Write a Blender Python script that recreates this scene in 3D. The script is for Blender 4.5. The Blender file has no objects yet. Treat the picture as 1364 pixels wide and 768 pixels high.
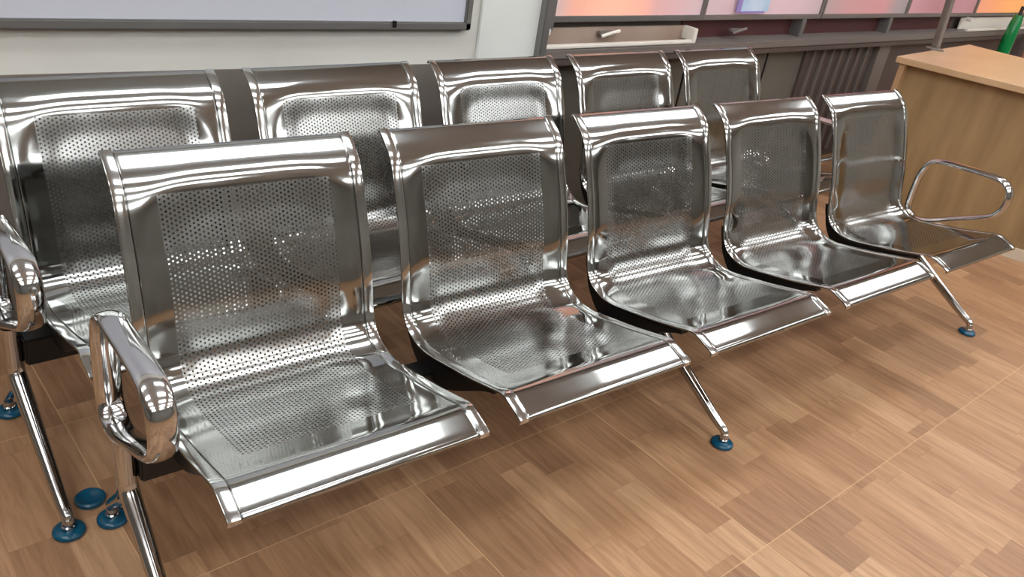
import bpy, bmesh, math, random
from mathutils import Vector, Matrix
random.seed(4)
PI = math.pi
SC = bpy.context.scene
COL = SC.collection

# ------------------------------------------------------------------ camera
CAM = Vector((-0.35347, -1.30842, 1.38079))
YAW, PITCH, ROLL, FPX = 0.730043, 0.482398, 0.168170, 1115.81
fw = Vector((math.sin(YAW)*math.cos(PITCH), math.cos(YAW)*math.cos(PITCH), -math.sin(PITCH)))
r0 = Vector((math.cos(YAW), -math.sin(YAW), 0)); u0 = r0.cross(fw)
rt = r0*math.cos(ROLL) + u0*math.sin(ROLL); up = rt.cross(fw)
cd = bpy.data.cameras.new('camera'); cam = bpy.data.objects.new('camera', cd); COL.objects.link(cam)
cam.matrix_world = Matrix(((rt.x, up.x, -fw.x, CAM.x), (rt.y, up.y, -fw.y, CAM.y), (rt.z, up.z, -fw.z, CAM.z), (0, 0, 0, 1)))
cd.sensor_width = 36; cd.lens = FPX*36/1364; cd.clip_start = 0.02
SC.camera = cam

# ------------------------------------------------------------------ world, exposure
wd = bpy.data.worlds.new('world'); SC.world = wd; wd.use_nodes = True
wd.node_tree.nodes['Background'].inputs[0].default_value = (0.8, 0.9, 1, 1)
wd.node_tree.nodes['Background'].inputs[1].default_value = 0.3
SC.view_settings.view_transform = 'Standard'; SC.view_settings.look = 'None'
SC.view_settings.gamma = 1; SC.view_settings.use_curve_mapping = False
SC.view_settings.exposure = 0.74
LAMP_E = 5.9
# lamps of the ceiling: (x, y, length, width)
LAMPS = [(x, y) for y in (0.04, -1.15, -2.35, -3.55, -4.75) for x in (-1.4, 1.10, 3.6, 6.1)]
CEIL = 2.9

# ------------------------------------------------------------------ materials
def s2l(c):
    return tuple(((x/255)/12.92 if x/255 <= 0.04045 else (((x/255)+0.055)/1.055)**2.4) for x in c)

def mat(name, rgb=(128, 128, 128), rough=0.5, metal=0.0, spec=0.5):
    m = bpy.data.materials.new(name); m.use_nodes = True
    b = m.node_tree.nodes['Principled BSDF']
    b.inputs['Base Color'].default_value = (*s2l(rgb), 1)
    b.inputs['Roughness'].default_value = rough
    b.inputs['Metallic'].default_value = metal
    b.inputs['Specular IOR Level'].default_value = spec
    return m

def nn(m, t, **k):
    n = m.node_tree.nodes.new(t)
    for a, v in k.items(): setattr(n, a, v)
    return n

def lk(m, a, b): m.node_tree.links.new(a, b)

def mth(m, op, a, b=None, c=None):
    n = nn(m, 'ShaderNodeMath', operation=op)
    for i, v in enumerate((a, b, c)):
        if v is None: continue
        if isinstance(v, (int, float)): n.inputs[i].default_value = v
        else: lk(m, v, n.inputs[i])
    return n.outputs[0]

def ramp(m, fac, stops):
    r = nn(m, 'ShaderNodeValToRGB'); e = r.color_ramp.elements
    while len(e) < len(stops): e.new(0.5)
    for i, (p, c) in enumerate(stops):
        e[i].position = p; e[i].color = (*s2l(c), 1)
    lk(m, fac, r.inputs[0]); return r.outputs[0]

def mottle(m, c1, c2, scale=3, detail=4, bump=0.0, stretch=(1, 1, 1)):
    """soft procedural variation of a surface's own colour"""
    b = m.node_tree.nodes['Principled BSDF']
    tc = nn(m, 'ShaderNodeTexCoord'); mp = nn(m, 'ShaderNodeMapping'); mp.inputs['Scale'].default_value = stretch
    lk(m, tc.outputs['Object'], mp.inputs[0])
    n = nn(m, 'ShaderNodeTexNoise'); n.inputs['Scale'].default_value = scale; n.inputs['Detail'].default_value = detail
    lk(m, mp.outputs[0], n.inputs['Vector'])
    lk(m, ramp(m, n.outputs[0], [(0.3, c1), (0.7, c2)]), b.inputs['Base Color'])
    if bump:
        bp = nn(m, 'ShaderNodeBump'); bp.inputs['Strength'].default_value = bump; bp.inputs['Distance'].default_value = 0.002
        lk(m, n.outputs[0], bp.inputs['Height']); lk(m, bp.outputs[0], b.inputs['Normal'])
    return m

def steel(name, rgb, rough, wob=0.0, wscale=6):
    m = mat(name, rgb, rough, 1.0)
    b = m.node_tree.nodes['Principled BSDF']
    tc = nn(m, 'ShaderNodeTexCoord')
    n = nn(m, 'ShaderNodeTexNoise'); n.inputs['Scale'].default_value = wscale; n.inputs['Detail'].default_value = 1.5
    lk(m, tc.outputs['Object'], n.inputs['Vector'])
    if wob:
        bp = nn(m, 'ShaderNodeBump'); bp.inputs['Strength'].default_value = wob; bp.inputs['Distance'].default_value = 0.01
        lk(m, n.outputs[0], bp.inputs['Height']); lk(m, bp.outputs[0], b.inputs['Normal'])
    n2 = nn(m, 'ShaderNodeTexNoise'); n2.inputs['Scale'].default_value = 14; n2.inputs['Detail'].default_value = 5
    lk(m, tc.outputs['Object'], n2.inputs['Vector'])
    lk(m, mth(m, 'MULTIPLY_ADD', n2.outputs[0], 0.10, rough-0.05), b.inputs['Roughness'])
    return m

M = {}
M['chrome'] = steel('polished chrome', (190, 190, 189), 0.09)
M['rim'] = steel('polished rim steel', (184, 186, 184), 0.085)
M['black'] = mat('black painted steel', (14, 13, 13), 0.45)
M['blue'] = mat('blue plastic', (6, 76, 104), 0.22)

# perforated sheet: UV in metres, staggered round holes are cut through with transparency
SEAT_W, PITCH_X = 0.5063, 0.5800
def perforated():
    m = steel('perforated stainless sheet', (155, 156, 153), 0.075, 0.015, 5)
    nt = m.node_tree; b = nt.nodes['Principled BSDF']; out = nt.nodes['Material Output']
    uv = nn(m, 'ShaderNodeUVMap'); sp = nn(m, 'ShaderNodeSeparateXYZ'); lk(m, uv.outputs[0], sp.inputs[0])
    U, V = sp.outputs[0], sp.outputs[1]
    bb = 0.0095; a = bb*math.sqrt(3)
    def cell(off):
        x = mth(m, 'SUBTRACT', mth(m, 'FRACT', mth(m, 'ADD', mth(m, 'DIVIDE', U, a), off)), 0.5)
        y = mth(m, 'SUBTRACT', mth(m, 'FRACT', mth(m, 'ADD', mth(m, 'DIVIDE', V, bb), off)), 0.5)
        x = mth(m, 'MULTIPLY', x, a); y = mth(m, 'MULTIPLY', y, bb)
        return mth(m, 'SQRT', mth(m, 'ADD', mth(m, 'MULTIPLY', x, x), mth(m, 'MULTIPLY', y, y)))
    d = mth(m, 'MINIMUM', cell(0.0), cell(0.5))
    hole = mth(m, 'LESS_THAN', d, 0.0022)
    reg = mth(m, 'MULTIPLY', mth(m, 'GREATER_THAN', U, 0.078), mth(m, 'LESS_THAN', U, SEAT_W-0.078))
    reg = mth(m, 'MULTIPLY', reg, mth(m, 'MULTIPLY', mth(m, 'GREATER_THAN', V, 0.105), mth(m, 'LESS_THAN', V, 0.765)))
    hole = mth(m, 'MULTIPLY', hole, reg)
    tr = nn(m, 'ShaderNodeBsdfTransparent'); mx = nn(m, 'ShaderNodeMixShader')
    lk(m, hole, mx.inputs[0]); lk(m, b.outputs[0], mx.inputs[1]); lk(m, tr.outputs[0], mx.inputs[2])
    lk(m, mx.outputs[0], out.inputs[0])
    old = b.inputs['Roughness'].links[0].from_socket
    lk(m, mth(m, 'MULTIPLY_ADD', reg, 0.12, old), b.inputs['Roughness'])
    return m
M['sheet'] = perforated()

def floor_material():
    m = mat('parquet print tile floor', (190, 150, 110), 0.42, 0, 0.4)
    b = m.node_tree.nodes['Principled BSDF']
    tc = nn(m, 'ShaderNodeTexCoord'); mp = nn(m, 'ShaderNodeMapping')
    mp.vector_type = 'POINT'
    ang = math.radians(-3.0); ca, sa = math.cos(ang), math.sin(ang)
    ax, ay = 1.811, -0.594
    mp.inputs['Rotation'].default_value = (0, 0, ang)
    mp.inputs['Location'].default_value = (-(ax*ca-ay*sa), -(ax*sa+ay*ca), 0)
    lk(m, tc.outputs['Object'], mp.inputs[0])
    sp = nn(m, 'ShaderNodeSeparateXYZ'); lk(m, mp.outputs[0], sp.inputs[0])
    X, Y = sp.outputs[0], sp.outputs[1]
    T = 0.606; SW = T/6
    row = mth(m, 'FLOOR', mth(m, 'DIVIDE', X, SW))
    wr = nn(m, 'ShaderNodeTexWhiteNoise', noise_dimensions='1D'); lk(m, row, wr.inputs['W'])
    yy = mth(m, 'ADD', mth(m, 'DIVIDE', Y, 0.303), mth(m, 'MULTIPLY', wr.outputs[0], 1.0))
    cellr = mth(m, 'FLOOR', yy)
    tile = mth(m, 'FLOOR', mth(m, 'DIVIDE', Y, T))
    cv = nn(m, 'ShaderNodeCombineXYZ'); lk(m, row, cv.inputs[0]); lk(m, cellr, cv.inputs[1]); lk(m, tile, cv.inputs[2])
    wn = nn(m, 'ShaderNodeTexWhiteNoise', noise_dimensions='3D'); lk(m, cv.outputs[0], wn.inputs['Vector'])
    # grain
    gv = nn(m, 'ShaderNodeCombineXYZ')
    lk(m, mth(m, 'MULTIPLY', X, 60), gv.inputs[0]); lk(m, mth(m, 'MULTIPLY', Y, 5), gv.inputs[1]); lk(m, mth(m, 'MULTIPLY', wn.outputs[0], 40), gv.inputs[2])
    gn = nn(m, 'ShaderNodeTexNoise'); gn.inputs['Scale'].default_value = 1; gn.inputs['Detail'].default_value = 5; gn.inputs['Roughness'].default_value = 0.6
    gn.inputs['Distortion'].default_value = 0.6
    lk(m, gv.outputs[0], gn.inputs['Vector'])
    base = ramp(m, wn.outputs[0], [(0.0, (158, 121, 90)), (0.35, (172, 133, 99)), (0.7, (184, 145, 109)), (1.0, (194, 157, 121))])
    grain = ramp(m, gn.outputs[0], [(0.30, (196, 180, 168)), (0.62, (255, 252, 250))])
    mx = nn(m, 'ShaderNodeMix', data_type='RGBA', blend_type='MULTIPLY'); mx.inputs[0].default_value = 0.7
    lk(m, base, mx.inputs[6]); lk(m, grain, mx.inputs[7])
    # strip edges (dark) and tile joints (pale)
    fx = mth(m, 'ABSOLUTE', mth(m, 'SUBTRACT', mth(m, 'FRACT', mth(m, 'DIVIDE', X, SW)), 0.5))
    fy = mth(m, 'ABSOLUTE', mth(m, 'SUBTRACT', mth(m, 'FRACT', yy), 0.5))
    edge = mth(m, 'MAXIMUM', mth(m, 'GREATER_THAN', fx, 0.493), mth(m, 'GREATER_THAN', fy, 0.4965))
    mx2 = nn(m, 'ShaderNodeMix', data_type='RGBA', blend_type='MIX'); lk(m, mth(m, 'MULTIPLY', edge, 0.22), mx2.inputs[0])
    lk(m, mx.outputs[2], mx2.inputs[6]); mx2.inputs[7].default_value = (*s2l((120, 84, 58)), 1)
    jx = mth(m, 'ABSOLUTE', mth(m, 'SUBTRACT', mth(m, 'FRACT', mth(m, 'ADD', mth(m, 'DIVIDE', X, T), 0.5)), 0.5))
    jy = mth(m, 'ABSOLUTE', mth(m, 'SUBTRACT', mth(m, 'FRACT', mth(m, 'ADD', mth(m, 'DIVIDE', Y, T), 0.5)), 0.5))
    j = mth(m, 'MAXIMUM', mth(m, 'LESS_THAN', jx, 0.0022), mth(m, 'LESS_THAN', jy, 0.0016))
    mx3 = nn(m, 'ShaderNodeMix', data_type='RGBA', blend_type='MIX'); lk(m, mth(m, 'MULTIPLY', j, 0.75), mx3.inputs[0])
    lk(m, mx2.outputs[2], mx3.inputs[6]); mx3.inputs[7].default_value = (*s2l((214, 176, 134)), 1)
    lk(m, mx3.outputs[2], b.inputs['Base Color'])
    return m
M['floor'] = floor_material()

def wood(name, c1, c2, rough=0.5, stretch=(2, 2, 14)):
    m = mat(name, c1, rough)
    return mottle(m, c1, c2, 1.6, 5, 0, stretch)
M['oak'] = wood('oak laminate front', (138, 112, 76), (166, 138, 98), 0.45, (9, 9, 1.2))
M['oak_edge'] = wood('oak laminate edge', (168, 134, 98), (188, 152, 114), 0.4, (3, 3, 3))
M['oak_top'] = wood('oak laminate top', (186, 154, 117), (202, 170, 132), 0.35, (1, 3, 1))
M['wall'] = mottle(mat('painted wall', (212, 211, 203), 0.55), (207, 205, 197), (215, 214, 206), 2)
M['wall_pale'] = mottle(mat('pale wall panel', (222, 224, 219), 0.5), (218, 220, 215), (225, 227, 222), 2)
M['wall_room'] = mottle(mat('room wall', (205, 207, 202), 0.7), (198, 200, 195), (210, 212, 207), 1.2)
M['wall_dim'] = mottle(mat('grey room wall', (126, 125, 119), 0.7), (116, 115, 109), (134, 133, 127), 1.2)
M['ceil'] = mottle(mat('ceiling', (226, 232, 238), 0.8), (222, 229, 236), (230, 235, 240), 2)
M['alu'] = mat('grey aluminium frame', (132, 130, 128), 0.4, 0.6)
M['alu_dark'] = mat('dark bronze aluminium', (124, 116, 110), 0.45, 0.2)
M['alu_pale'] = mat('pale aluminium channel', (235, 230, 220), 0.35, 0.1)
M['wall_shade'] = mottle(mat('shaded lower wall', (112, 106, 98), 0.6), (106, 100, 92), (118, 112, 104), 2)  # wall colour darkened: shade behind the benches painted in
M['board'] = mottle(mat('lilac white board', (196, 198, 208), 0.3), (192, 195, 206), (198, 200, 208), 1)
M['slat'] = mottle(mat('brown grey panel', (100, 97, 88), 0.5), (94, 91, 82), (106, 102, 92), 2)
M['dark_panel'] = mat('dark brown panel', (84, 72, 67), 0.5)
M['recess'] = mottle(mat('pinkish brown recess', (160, 140, 124), 0.5), (150, 126, 110), (168, 150, 136), 3)
M['maroon'] = mat('dark maroon recess', (80, 40, 40), 0.6)
M['white'] = mat('white plastic', (225, 224, 220), 0.4)
M['plinth'] = mat('pale plinth', (205, 192, 172), 0.5)
M['green'] = mat('glossy green plastic', (12, 125, 62), 0.15)
M['pink'] = mat('pale pink matte', (226, 170, 150), 0.8)
M['paper'] = mottle(mat('pale blue paper', (180, 205, 228), 0.6), (165, 195, 222), (205, 218, 238), 9)
M['violet'] = mat('violet paper edge', (150, 130, 190), 0.6)

def emis(name, rgb, e):
    m = bpy.data.materials.new(name); m.use_nodes = True
    nt = m.node_tree; nt.nodes.clear()
    o = nt.nodes.new('ShaderNodeOutputMaterial'); em = nt.nodes.new('ShaderNodeEmission')
    em.inputs[0].default_value = (*rgb, 1); em.inputs[1].default_value = e
    nt.links.new(em.outputs[0], o.inputs[0]); return m
M['lamp'] = emis('lamp diffuser', (0.955, 0.98, 1.0), LAMP_E)

def pane_material(name, stops, e):
    """frosted glass, the coloured backlight painted into its colour and glow: colour bands run across the pane"""
    m = mat(name, (200, 160, 160), 0.3)
    b = m.node_tree.nodes['Principled BSDF']
    tc = nn(m, 'ShaderNodeTexCoord'); sp = nn(m, 'ShaderNodeSeparateXYZ'); lk(m, tc.outputs['Generated'], sp.inputs[0])
    c = ramp(m, sp.outputs[0], stops)
    lk(m, c, b.inputs['Base Color']); lk(m, c, b.inputs['Emission Color']); b.inputs['Emission Strength'].default_value = e
    return m

# ------------------------------------------------------------------ mesh helpers
def link(name, bm, m, parent=None, smooth=False, auto=None):
    me = bpy.data.meshes.new(name); bmesh.ops.recalc_face_normals(bm, faces=bm.faces)
    bm.to_mesh(me); bm.free()
    for mm in (m if isinstance(m, (list, tuple)) else [m]): me.materials.append(mm)
    if smooth:
        for p in me.polygons: p.use_smooth = True
        if auto is not None: me.set_sharp_from_angle(angle=math.radians(auto))
    o = bpy.data.objects.new(name, me); COL.objects.link(o)
    if parent is not None: o.parent = parent
    return o

def tag(o, label=None, cat=None, group=None, kind=None):
    if label: o['label'] = label
    if cat: o['category'] = cat
    if group: o['group'] = group
    if kind: o['kind'] = kind
    return o

def empty(name, loc=(0, 0, 0), rz=0.0):
    o = bpy.data.objects.new(name, None); COL.objects.link(o); o.location = loc; o.rotation_euler = (0, 0, rz)
    o.empty_display_size = 0.1
    return o

def copy_tree(o, parent=None):
    c = o.copy(); COL.objects.link(c); c.parent = parent
    for ch in list(o.children): copy_tree(ch, c)
    return c

def box(bm, lo, hi, bev=0.0, F=None):
    v = [(x, y, z) for x in (lo[0], hi[0]) for y in (lo[1], hi[1]) for z in (lo[2], hi[2])]
    b2 = bmesh.new() if bev else bm
    vs = [b2.verts.new(p) for p in v]
    for f in ((0, 1, 3, 2), (4, 6, 7, 5), (0, 4, 5, 1), (2, 3, 7, 6), (0, 2, 6, 4), (1, 5, 7, 3)):
        b2.faces.new([vs[i] for i in f])
    if bev:
        bmesh.ops.recalc_face_normals(b2, faces=b2.faces)
        bmesh.ops.bevel(b2, geom=b2.edges[:], offset=bev, segments=2, affect='EDGES')
        t = bpy.data.meshes.new('t'); b2.to_mesh(t); b2.free(); bm.from_mesh(t); bpy.data.meshes.remove(t)
    return bm

def sweep(bm, pts, section, closed=False, side=Vector((1, 0, 0)), scale=None):
    """sweep section [(a, b)] (a along `side`, b along the curve normal) through pts"""
    n = len(pts); rings = []
    for i, p in enumerate(pts):
        p = Vector(p)
        if closed: t = Vector(pts[(i+1) % n]) - Vector(pts[i-1])
        else: t = Vector(pts[min(i+1, n-1)]) - Vector(pts[max(i-1, 0)])
        t.normalize(); sd = (side - t*side.dot(t)).normalized(); nm = sd.cross(t).normalized()
        k = scale[i] if scale else 1.0
        rings.append([bm.verts.new(p + sd*a*k + nm*b*k) for a, b in section])
    m = len(section)
    for i in range(n if closed else n-1):
        A, B = rings[i], rings[(i+1) % n]
        for j in range(m): bm.faces.new((A[j], A[(j+1) % m], B[(j+1) % m], B[j]))
    if not closed:
        bm.faces.new(rings[0]); bm.faces.new(rings[-1][::-1])
    return rings

def circ(r, n=16, ry=None): return [(r*math.cos(2*PI*i/n), (ry or r)*math.sin(2*PI*i/n)) for i in range(n)]
def rrect(w, h, r, k=3):
    out = []
    for cx, cy, a0 in ((w/2-r, h/2-r, 0), (-w/2+r, h/2-r, 90), (-w/2+r, -h/2+r, 180), (w/2-r, -h/2+r, 270)):
        for i in range(k+1):
            a = math.radians(a0 + 90*i/k); out.append((cx+r*math.cos(a), cy+r*math.sin(a)))
    return out

def lathe(bm, c, prof, n=24, axis=None):
    """prof [(r, z)] around vertical axis at c"""
    rings = []
    for r, z in prof:
        rings.append([bm.verts.new((c[0]+max(r, 1e-4)*math.cos(2*PI*i/n), c[1]+max(r, 1e-4)*math.sin(2*PI*i/n), c[2]+z)) for i in range(n)])
    for a, b in zip(rings, rings[1:]):
        for i in range(n): bm.faces.new((a[i], a[(i+1) % n], b[(i+1) % n], b[i]))
    bm.faces.new(rings[0][::-1]); bm.faces.new(rings[-1])

def catmull(P, seg=8, closed=False):
    n = len(P); out = []
    rng = range(n if closed else n-1)
    for i in rng:
        if closed: a, b, c, d = P[i-1], P[i], P[(i+1) % n], P[(i+2) % n]
        else: a, b, c, d = P[max(i-1, 0)], P[i], P[i+1], P[min(i+2, n-1)]
        for k in range(seg):
            t = k/seg
            out.append(tuple(0.5*((2*b[j]) + (-a[j]+c[j])*t + (2*a[j]-5*b[j]+4*c[j]-d[j])*t*t + (-a[j]+3*b[j]-3*c[j]+d[j])*t**3) for j in range(len(b))))
    if not closed: out.append(tuple(P[-1]))
    return out

def resample(P, step):
    d = [0]
    for a, b in zip(P, P[1:]): d.append(d[-1] + math.dist(a, b))
    n = max(2, round(d[-1]/step)); out = []; j = 0
    for i in range(n+1):
        s = d[-1]*i/n
        while j < len(d)-2 and d[j+1] < s: j += 1
        t = (s-d[j])/max(d[j+1]-d[j], 1e-9)
        out.append(tuple(P[j][k]*(1-t)+P[j+1][k]*t for k in range(len(P[0]))))
    return out, d[-1]

# ------------------------------------------------------------------ the room shell
YW = 1.05
def struct(name, bm, m): return tag(link(name, bm, m), kind='structure')
bm = bmesh.new(); box(bm, (-4, -6, -0.1), (9, 2.4, 0)); struct('floor', bm, M['floor'])
bm = bmesh.new(); box(bm, (-4, -6, CEIL), (9, 2.4, CEIL+0.1)); struct('ceiling', bm, M['ceil'])
bm = bmesh.new(); box(bm, (-4.1, -6, 0), (-4, 2.4, CEIL)); struct('wall_left', bm, M['wall_dim'])
bm = bmesh.new(); box(bm, (9, -6, 0), (9.1, 2.4, CEIL)); struct('wall_right', bm, M['wall_room'])
bm = bmesh.new(); box(bm, (-4, -6.1, 0), (9, -6, CEIL)); struct('wall_front', bm, M['wall_dim'])
bm = bmesh.new(); box(bm, (-4, YW, 0), (1.415, YW+0.1, CEIL)); struct('wall_back', bm, M['wall'])
bm = bmesh.new(); box(bm, (-4, YW-0.006, 0), (1.70, YW+0.002, 0.695)); struct('lower_wall_shade', bm, M['wall_shade'])  # thin dark sheet standing in for the shade on the lower wall
bm = bmesh.new(); box(bm, (1.402, YW-0.012, 0), (1.426, YW+0.05, CEIL), 0.003); struct('trim_1', bm, M['wall_pale'])
bm = bmesh.new(); box(bm, (1.415, YW, 0), (1.70, YW+0.1, CEIL)); struct('wall_back_panel', bm, M['wall_pale'])

# window wall: its own plane, turned a little from the back wall
WA = math.radians(4.1); W0 = Vector((1.673, YW, 0))
MW = Matrix.Translation(W0) @ Matrix.Rotation(WA, 4, 'Z')
def wl(name, bm, m, **k):
    o = link(name, bm, m, **k); o.matrix_world = MW; return o
LEN = 7.3
bm = bmesh.new(); box(bm, (0, 0.06, 0), (LEN, 0.16, 0.70))
box(bm, (0, 0.10, 0.70), (LEN, 0.2, 0.835)); box(bm, (0, 0.06, 2.2), (LEN, 0.2, CEIL))
tag(wl('wall_window', bm, M['slat']), kind='structure')
# grooved cladding below the sill: ribs with their own depth
bm = bmesh.new(); box(bm, (2.04, 0.045, 0.04), (2.80, 0.062, 0.69)); box(bm, (3.0, 0.045, 0.04), (7.2, 0.062, 0.69))
tag(wl('trim_2', bm, M['dark_panel']), kind='structure')
bm = bmesh.new()
for k in range(7): box(bm, (2.10+0.10*k, 0.030, 0.05), (2.115+0.10*k, 0.048, 0.69), 0.002)
tag(wl('trim_10', bm, M['alu_dark']), kind='structure')
bm = bmesh.new()
for k in range(9): box(bm, (0.62+0.133*k, 0.055, 0.05), (0.628+0.133*k, 0.0615, 0.69))
tag(wl('trim_11', bm, M['black']), kind='structure')
bm = bmesh.new(); box(bm, (2.82, 0.02, 0), (2.97, 0.065, 0.69), 0.004)
tag(wl('trim_3', bm, M['alu_dark']), kind='structure')
# sill ledge
bm = bmesh.new(); box(bm, (0.0, -0.015, 0.700), (LEN, 0.10, 0.735), 0.004)
tag(wl('trim_4', bm, M['alu_dark']), kind='structure')

# windows
bands = [
    [(0.0, (196, 178, 178)), (0.12, (232, 170, 150)), (0.35, (250, 186, 160)), (0.55, (242, 176, 156)), (0.66, (214, 166, 164)), (1.0, (196, 172, 176))],
    [(0.0, (196, 172, 176)), (0.3, (190, 160, 165)), (0.5, (200, 172, 178)), (0.8, (196, 168, 174)), (1.0, (180, 160, 162))],
    [(0.0, (168, 148, 148)), (0.25, (190, 142, 142)), (0.7, (196, 138, 140)), (0.85, (160, 142, 142)), (1.0, (148, 138, 138))],
    [(0.0, (190, 140, 148)), (0.4, (168, 118, 124)), (0.8, (180, 130, 138)), (1.0, (176, 126, 130))],
    [(0.0, (232, 158, 128)), (0.3, (244, 160, 110)), (0.6, (252, 172, 100)), (1.0, (250, 180, 110))],
    [(0.0, (250, 180, 110)), (0.5, (240, 190, 140)), (1.0, (230, 200, 170))],
    [(0.0, (230, 200, 170)), (1.0, (210, 190, 180))],
]
spans = [(0.10, 1.02), (1.04, 2.045), (2.075, 3.045), (3.065, 4.08), (4.10, 5.1), (5.12, 6.1), (6.12, 7.2)]
for i, (a, b) in enumerate(spans):
    f = bmesh.new()
    box(f, (a-0.012, 0.035, 0.823), (b+0.012, 0.065, 0.846), 0.003)          # bottom rail
    box(f, (a-0.012, 0.035, 2.17), (b+0.012, 0.065, 2.2), 0.003)
    box(f, (a-0.012, 0.035, 0.846), (a+0.004, 0.065, 2.17)); box(f, (b-0.004, 0.035, 0.846), (b+0.012, 0.065, 2.17))
    w = tag(wl('window_%d' % (i+1), f, M['alu_dark'] if i else M['alu']), kind='structure')
    g = bmesh.new(); box(g, (a, 0.045, 0.84), (b, 0.055, 2.18))
    link('pane', g, pane_material('frosted pane %d' % i, bands[i], 0.20), w)
# left jamb: double grey upright
bm = bmesh.new(); box(bm, (-0.004, -0.03, 0.70), (0.03, 0.08, 2.2), 0.003); box(bm, (0.045, -0.005, 0.80), (0.06, 0.08, 2.2), 0.003); box(bm, (0.068, 0.01, 0.80), (0.088, 0.08, 2.2), 0.003)
tag(wl('trim_5', bm, M['alu']), kind='structure')
# recess back wall strips and uprights between ledge and windows
bm = bmesh.new(); box(bm, (0.97, 0.092, 0.735), (3.9, 0.099, 0.83)); tag(wl('trim_6', bm, M['maroon']), kind='structure')
bm = bmesh.new()
for s in (1.90, 2.87): box(bm, (s-0.020, 0.03, 0.735), (s+0.020, 0.095, 0.825), 0.003)
tag(wl('trim_7', bm, M['alu']), kind='structure')
# pale channels (first bay, and the bay beyond the counter)
def channel(s0, s1, z0, z1):
    b = bmesh.new()
    box(b, (s0, -0.012, z0), (s1, 0.012, z0+0.014), 0.003)
    box(b, (s1-0.028, -0.012, z0+0.01), (s1, 0.055, z1), 0.003); box(b, (s0, -0.010, z1-0.012), (s0+0.03, 0.03, z1+0.012), 0.004)
    return b
tag(wl('trim_8', channel(0.03, 0.955, 0.737, 0.800), M['alu_pale']), kind='structure')
tag(wl('trim_9', channel(3.95, 5.3, 0.737, 0.812), M['alu_pale']), kind='structure')

bm = bmesh.new(); box(bm, (0.03, 0.05, 0.737), (0.955, 0.06, 0.80), 0.002); tag(wl('trim_13', bm, M['recess']), kind='structure')
bm = bmesh.new(); box(bm, (3.95, 0.05, 0.737), (5.3, 0.06, 0.812), 0.002); tag(wl('trim_14', bm, M['alu_pale']), kind='structure')
bm = bmesh.new(); box(bm, (0.0, -0.010, 0.672), (LEN, 0.062, 0.700), 0.003); tag(wl('trim_15', bm, M['dark_panel']), kind='structure')

def latch(s, z, label, m):
    r = empty('window_latch'); r.matrix_world = MW @ Matrix.Translation((s, 0.035, z))
    b = bmesh.new(); box(b, (-0.05, -0.004, -0.008), (0.05, 0.014, 0.006), 0.003); link('base_plate', b, m, r)
    b = bmesh.new(); sweep(b, [(-0.04, -0.008, -0.012), (-0.015, -0.016, -0.002), (0.02, -0.018, 0.006), (0.055, -0.012, 0.008)], rrect(0.012, 0.012, 0.004), side=Vector((0, 1, 0)))
    link('lever', b, M['alu_pale'] if s < 1 else M['alu_dark'], r, smooth=True, auto=40)
    tag(r, label, 'latch', 'window latches'); return r
latch(0.42, 0.782, 'small lever latch in the pale channel below the orange lit pane', M['alu_dark'])
latch(1.32, 0.778, 'small dark latch in the maroon recess under the pink pane', M['alu_dark'])

# paper notice stuck on the second pane
b = bmesh.new(); box(b, (1.30, 0.030, 0.862), (1.53, 0.034, 1.10), 0.001)
tag(wl('paper_notice', b, [M['paper']]), 'pale blue paper notice stuck on the window pane', 'notice')
pn = bpy.data.objects['paper_notice']
b = bmesh.new(); box(b, (1.262, 0.029, 0.858), (1.302, 0.0335, 1.10), 0.001); box(b, (1.302, 0.029, 0.855), (1.50, 0.0335, 0.864))
link('violet_border', b, M['violet'], pn)

# board on the back wall
r = empty('white_board', (0, 0, 0)); tag(r, 'large lilac white board in a grey metal frame on the wall', 'board')
b = bmesh.new(); box(b, (-2.2, YW-0.02, 0.835), (1.333, YW-0.005, 1.95)); link('board_panel', b, M['board'], r)
b = bmesh.new()
box(b, (-2.22, YW-0.032, 0.812), (1.352, YW, 0.838), 0.004); box(b, (-2.22, YW-0.032, 1.94), (1.352, YW, 1.965), 0.004)
box(b, (1.328, YW-0.032, 0.812), (1.352, YW, 1.965), 0.004); box(b, (-2.22, YW-0.032, 0.812), (-2.196, YW, 1.965), 0.004)
link('frame', b, M['alu'], r)
b = bmesh.new(); box(b, (1.050, YW-0.037, 0.822), (1.062, YW-0.028, 0.842), 0.001); link('clip', b, M['black'], r)

# ------------------------------------------------------------------ ceiling lamps
for i, (x, y) in enumerate(LAMPS):
    r = empty('ceiling_light', (x, y, CEIL))
    b = bmesh.new()
    L, Wd = 0.65, 0.20
    box(b, (-L-.02, -Wd-.02, -0.03), (L+.02, -Wd, 0)); box(b, (-L-.02, Wd, -0.03), (L+.02, Wd+.02, 0))
    box(b, (-L-.02, -Wd, -0.03), (-L, Wd, 0)); box(b, (L, -Wd, -0.03), (L+.02, Wd, 0)); box(b, (-L, -Wd, -0.012), (L, Wd, 0))
    link('housing', b, M['white'], r)
    b = bmesh.new(); box(b, (-L+.01, -Wd+.01, -0.105), (L-.01, Wd-.01, -0.013), 0.006); link('diffuser', b, M['lamp'], r)
    tag(r, 'white rectangular ceiling light panel above the room, outside the picture', 'ceiling light', 'ceiling lights')

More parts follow.
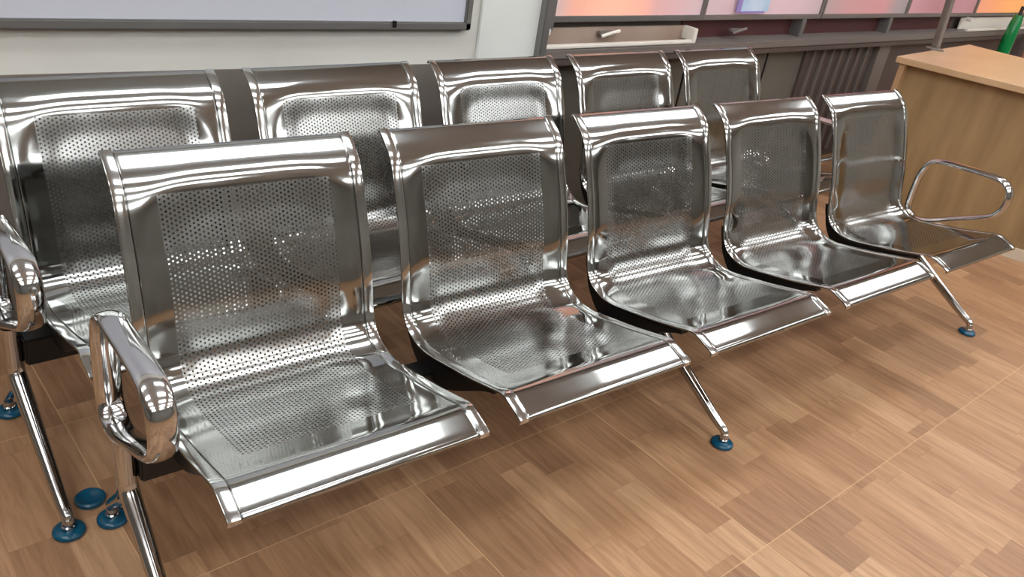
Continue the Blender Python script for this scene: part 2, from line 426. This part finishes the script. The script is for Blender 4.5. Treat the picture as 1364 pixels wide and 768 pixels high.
# ------------------------------------------------------------------ benches
PROF0 = [(0.267, 0.772), (0.264, 0.7785), (0.250, 0.770), (0.228, 0.7535), (0.2125, 0.7385), (0.2005, 0.7215), (0.190, 0.7005), (0.180, 0.677), (0.165, 0.640), (0.147, 0.593),
         (0.121, 0.510), (0.104, 0.432), (0.092, 0.398), (0.070, 0.370), (0.030, 0.353), (-0.010, 0.351), (-0.053, 0.358), (-0.110, 0.371),
         (-0.170, 0.385), (-0.240, 0.405), (-0.280, 0.4165), (-0.298, 0.4165), (-0.310, 0.4125), (-0.350, 0.3975), (-0.353, 0.388)]
PROF, PLEN = resample(catmull(PROF0, 8), 0.0085)
def pnorm(i):
    a, b = PROF[max(i-1, 0)], PROF[min(i+1, len(PROF)-1)]
    t = Vector((0, b[0]-a[0], b[1]-a[1])).normalized()
    return t.cross(Vector((1, 0, 0)))          # checked below so that it points to the sitter
SGN = 1 if pnorm(len(PROF)//4).y < 0 else -1
def sm(a, b, x):
    t = max(0, min(1, (x-a)/(b-a))); return t*t*(3-2*t)

def seat_shell():
    bm = bmesh.new(); uvl = bm.loops.layers.uv.new('UVMap')
    E0 = [0.0, 0.011, 0.0225, 0.0236, 0.0246, 0.0258, 0.0270]
    US = E0 + [0.034+(SEAT_W-0.068)*k/34 for k in range(35)] + [SEAT_W-e for e in reversed(E0)]
    nu = len(US)-1; rows = []
    for i, (y, z) in enumerate(PROF):
        v = PLEN*i/(len(PROF)-1); n = pnorm(i)*SGN; row = []
        for u in US:
            e = min(u, SEAT_W-u)
            # stamped hollow: deepest in the middle, arching at the top and front
            fu = sm(0.027, 0.115, e)
            edge = 0.060*(1-sm(0.0, 0.17, e))
            fv = sm(0.050+edge*0.8, 0.160+edge, v)*sm(0.05, 0.13, PLEN-v)
            d = (0.0085 - 0.0078*sm(0.0, 0.12, 0.10-y))*fu*fv + (0.0035 if 0.0230 < e < 0.0252 else 0.0)
            row.append((bm.verts.new(Vector((u, y, z)) - n*d), (u, v)))
        rows.append(row)
    for a, b in zip(rows, rows[1:]):
        for j in range(nu):
            q = (a[j], a[j+1], b[j+1], b[j])
            f = bm.faces.new([t[0] for t in q])
            for l, t in zip(f.loops, q): l[uvl].uv = t[1]
    return bm

def make_seat(parent):
    o = link('seat', seat_shell(), M['sheet'], parent, smooth=True)
    md = o.modifiers.new('thickness', 'SOLIDIFY'); md.thickness = 0.0012; md.offset = 0
    pts = [(0, y, z) for y, z in PROF]
    for x in (0.0115, SEAT_W-0.0115):
        b = bmesh.new(); sweep(b, [(x, p[1], p[2]) for p in pts], rrect(0.023, 0.0050, 0.0018))
        link('side_rim', b, M['rim'], o, smooth=True, auto=50)
    # black steel cradle under each side of the seat
    i0 = min(range(len(PROF)), key=lambda i: abs(PROF[i][1]-0.43)+(0 if PROF[i][0] > 0 else 9))
    i1 = min(range(len(PROF)), key=lambda i: abs(PROF[i][0]+0.235))
    for x in (0.030, SEAT_W-0.030):
        b = bmesh.new(); A = []; B = []
        for i in range(i0, i1+1):
            t = (i-i0)/(i1-i0); dep = 0.008 + 0.050*sm(0.08, 0.40, t)*(1-sm(0.5, 1, t))
            n = pnorm(i)*SGN; p = Vector((x, PROF[i][0], PROF[i][1]))
            A.append(p - n*0.0135); B.append(p - n*(0.0135+dep))
        loops = []
        for dx in (-0.012, 0.012):
            loops.append(([b.verts.new(p+Vector((dx, 0, 0))) for p in A], [b.verts.new(p+Vector((dx, 0, 0))) for p in B]))
        (a0, b0), (a1, b1) = loops; n = len(A)
        for i in range(n-1):
            b.faces.new((a0[i], a0[i+1], b0[i+1], b0[i])); b.faces.new((a1[i+1], a1[i], b1[i], b1[i+1]))
            b.faces.new((a0[i+1], a0[i], a1[i], a1[i+1])); b.faces.new((b0[i], b0[i+1], b1[i+1], b1[i]))
        b.faces.new((a0[0], b0[0], b1[0], a1[0])); b.faces.new((a0[-1], a1[-1], b1[-1], b0[-1]))
        link('cradle', b, M['black'], o)
    return o

BLEN = 4*PITCH_X+SEAT_W
LEG_X = 0.057
def make_leg(parent, x, ztop):
    b = bmesh.new()
    sec = circ(0.0190, 18)
    front = catmull([(x, 0.0, ztop), (x, 0.0, 0.25), (x, -0.002, 0.222), (x, -0.016, 0.203), (x, -0.08, 0.166), (x, -0.17, 0.115), (x, -0.26, 0.066), (x, -0.302, 0.046), (x, -0.309, 0.036)], 6)
    n = len(front)
    sweep(b, front, sec, scale=[1.0 if i < n*0.4 else 1.0-0.48*(i-n*0.4)/(n*0.6) for i in range(n)])
    rear = catmull([(x, 0.0, 0.225), (x, 0.006, 0.205), (x, 0.04, 0.160), (x, 0.10, 0.098), (x, 0.145, 0.052), (x, 0.152, 0.038)], 6)
    n = len(rear)
    sweep(b, rear, sec, scale=[0.98-0.40*i/(n-1) for i in range(n)])
    o = link('leg_frame', b, M['chrome'], parent, smooth=True, auto=60)
    for y in (-0.310, 0.153):
        b = bmesh.new(); lathe(b, (x, y, 0.011), [(0.014, 0), (0.014, 0.010), (0.0115, 0.012), (0.0115, 0.028), (0.008, 0.032)], 16)
        link('levelling_nut', b, M['chrome'], o, smooth=True, auto=35)
        b = bmesh.new(); lathe(b, (x, y, 0.0), [(0.028, 0.0), (0.0315, 0.003), (0.0315, 0.008), (0.027, 0.0125), (0.016, 0.014)], 28)
        link('foot_pad', b, M['blue'], o, smooth=True, auto=50)
    return o

def make_arm(parent, x):
    P = [(0.082, 0.500), (0.085, 0.440), (0.084, 0.380), (0.074, 0.348), (0.045, 0.332), (0.005, 0.338), (-0.04, 0.357), (-0.12, 0.399), (-0.19, 0.434),
         (-0.226, 0.460), (-0.246, 0.500), (-0.244, 0.545), (-0.222, 0.574), (-0.180, 0.585), (-0.06, 0.579), (0.025, 0.570), (0.063, 0.550)]
    pts = [(x, y, z) for y, z in catmull(P, 5, True)]
    b = bmesh.new(); sweep(b, pts, circ(0.0245, 20, 0.0105), closed=True)
    return link('armrest', b, M['chrome'], parent, smooth=True)

def make_bench():
    r = empty('waiting_bench')
    for i in range(5):
        if i == 0: s = make_seat(r)
        else:
            s2 = copy_tree(s, r); s2.location = (i*PITCH_X, 0, 0)
    b = bmesh.new(); box(b, (-0.040, -0.030, 0.238), (BLEN+0.040, 0.030, 0.302), 0.004); link('beam', b, M['black'], r)
    for x in (-LEG_X, BLEN/2, BLEN+LEG_X): make_leg(r, x, 0.328 if x != BLEN/2 else 0.26)
    for x in (-LEG_X, BLEN+LEG_X): make_arm(r, x)
    return r
front = make_bench()
tag(front, 'front five-seat perforated steel waiting bench standing before the other bench', 'bench', 'five-seat steel waiting benches')
back = copy_tree(front)
back.location = (-0.1000, 0.4700, 0); back.rotation_euler = (0, 0, 0.0525)
tag(back, 'rear five-seat steel waiting bench between the front bench and the wall', 'bench', 'five-seat steel waiting benches')

# loose blue cap on the floor
b = bmesh.new(); lathe(b, (0, 0, 0), [(0.026, 0.0), (0.031, 0.003), (0.031, 0.010), (0.027, 0.013), (0.020, 0.012), (0.013, 0.006), (0.004, 0.005)], 28)
o = link('foot_cap', b, M['blue'], smooth=True, auto=40); o.location = (-0.082, 0.232, 0)
tag(o, 'loose blue plastic foot cap lying on the floor behind the near leg', 'foot cap')

# ------------------------------------------------------------------ reception counter
cr = empty('reception_counter', (0, 0, 0)); tag(cr, 'oak laminate reception counter beyond the far armrest', 'counter')
A = Vector((3.625, 0.715, 0)); B = Vector((4.08, -0.60, 0)); Cc = Vector((4.72, 0.89, 0)); D = Vector((4.93, -0.42, 0))
def quad(bm, P, z0, z1):
    lo = [bm.verts.new((p.x, p.y, z0)) for p in P]; hi = [bm.verts.new((p.x, p.y, z1)) for p in P]
    bm.faces.new(lo[::-1]); bm.faces.new(hi)
    for i in range(4): bm.faces.new((lo[i], lo[(i+1) % 4], hi[(i+1) % 4], hi[i]))
e1 = (B-A).normalized(); e2 = Vector((-e1.y, e1.x, 0))
if e2.x < 0: e2 = -e2
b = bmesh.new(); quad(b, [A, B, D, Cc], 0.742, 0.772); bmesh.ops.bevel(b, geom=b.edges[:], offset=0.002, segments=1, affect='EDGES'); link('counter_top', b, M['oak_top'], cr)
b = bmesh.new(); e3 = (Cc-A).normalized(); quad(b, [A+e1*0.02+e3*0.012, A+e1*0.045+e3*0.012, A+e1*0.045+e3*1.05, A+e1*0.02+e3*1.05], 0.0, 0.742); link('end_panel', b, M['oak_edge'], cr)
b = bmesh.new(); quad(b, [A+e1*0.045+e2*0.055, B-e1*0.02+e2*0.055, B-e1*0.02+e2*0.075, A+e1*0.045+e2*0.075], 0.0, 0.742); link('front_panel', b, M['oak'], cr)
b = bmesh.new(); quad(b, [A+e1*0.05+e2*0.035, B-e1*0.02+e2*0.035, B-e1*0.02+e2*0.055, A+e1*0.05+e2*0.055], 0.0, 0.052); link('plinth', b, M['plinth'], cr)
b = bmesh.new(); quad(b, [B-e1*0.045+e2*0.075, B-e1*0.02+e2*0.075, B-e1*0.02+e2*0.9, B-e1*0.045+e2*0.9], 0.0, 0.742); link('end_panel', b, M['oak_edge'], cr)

# pole standing on the counter
pr = empty('metal_pole', (4.16, 0.805, 0.772)); tag(pr, 'thin grey metal pole standing on the reception counter', 'pole')
b = bmesh.new(); lathe(b, (0, 0, 0), [(0.045, 0), (0.045, 0.006), (0.02, 0.010), (0.016, 0.03)], 24); link('base_flange', b, M['alu_dark'], pr, smooth=True, auto=35)
b = bmesh.new(); sweep(b, [(0, 0, 0.004), (-0.03, 0.0, 0.25), (-0.10, 0, 0.9)], rrect(0.034, 0.034, 0.005)); link('upright', b, M['alu_dark'], pr, smooth=True, auto=35)

# things behind the counter
g = empty('green_tube', (0, 0, 0)); g.matrix_world = MW @ Matrix.Translation((4.50, -0.10, 0))
b = bmesh.new(); sweep(b, [(-0.02, 0, 0.0), (-0.01, 0, 0.45), (0.0, 0, 0.70), (0.012, 0.0, 0.80), (0.02, 0, 0.86)], circ(0.042, 16), scale=[1, 1, 1, 0.92, 0.7])
link('tube', b, M['green'], g, smooth=True, auto=50)
b = bmesh.new(); sweep(b, [(0.02, 0, 0.86), (0.03, 0, 0.92)], circ(0.012, 10)); link('tip', b, M['black'], g, smooth=True, auto=50)
tag(g, 'glossy green upright tube between the counter and the window wall', 'tube')

# pale pink and white item of unclear kind, a sliver of it inside the picture
g = empty('pink_white_object', (0, 0, 0)); g.matrix_world = MW @ Matrix.Translation((5.12, -0.12, 0))
b = bmesh.new(); sweep(b, [(0, 0, 0.0), (0, 0, 0.35), (0, 0, 0.60), (0.0, 0, 0.70)], rrect(0.22, 0.12, 0.04), scale=[0.9, 1.05, 1.0, 0.92]); link('lower_part', b, M['pink'], g, smooth=True, auto=50)
b = bmesh.new(); sweep(b, [(0, 0, 0.70), (0, 0, 0.78), (0.0, 0, 0.86)], rrect(0.205, 0.11, 0.04), scale=[1, 1, 0.85]); link('upper_part', b, M['white'], g, smooth=True, auto=50)
tag(g, 'pale pink and white bag at the right edge beyond the counter', 'bag')
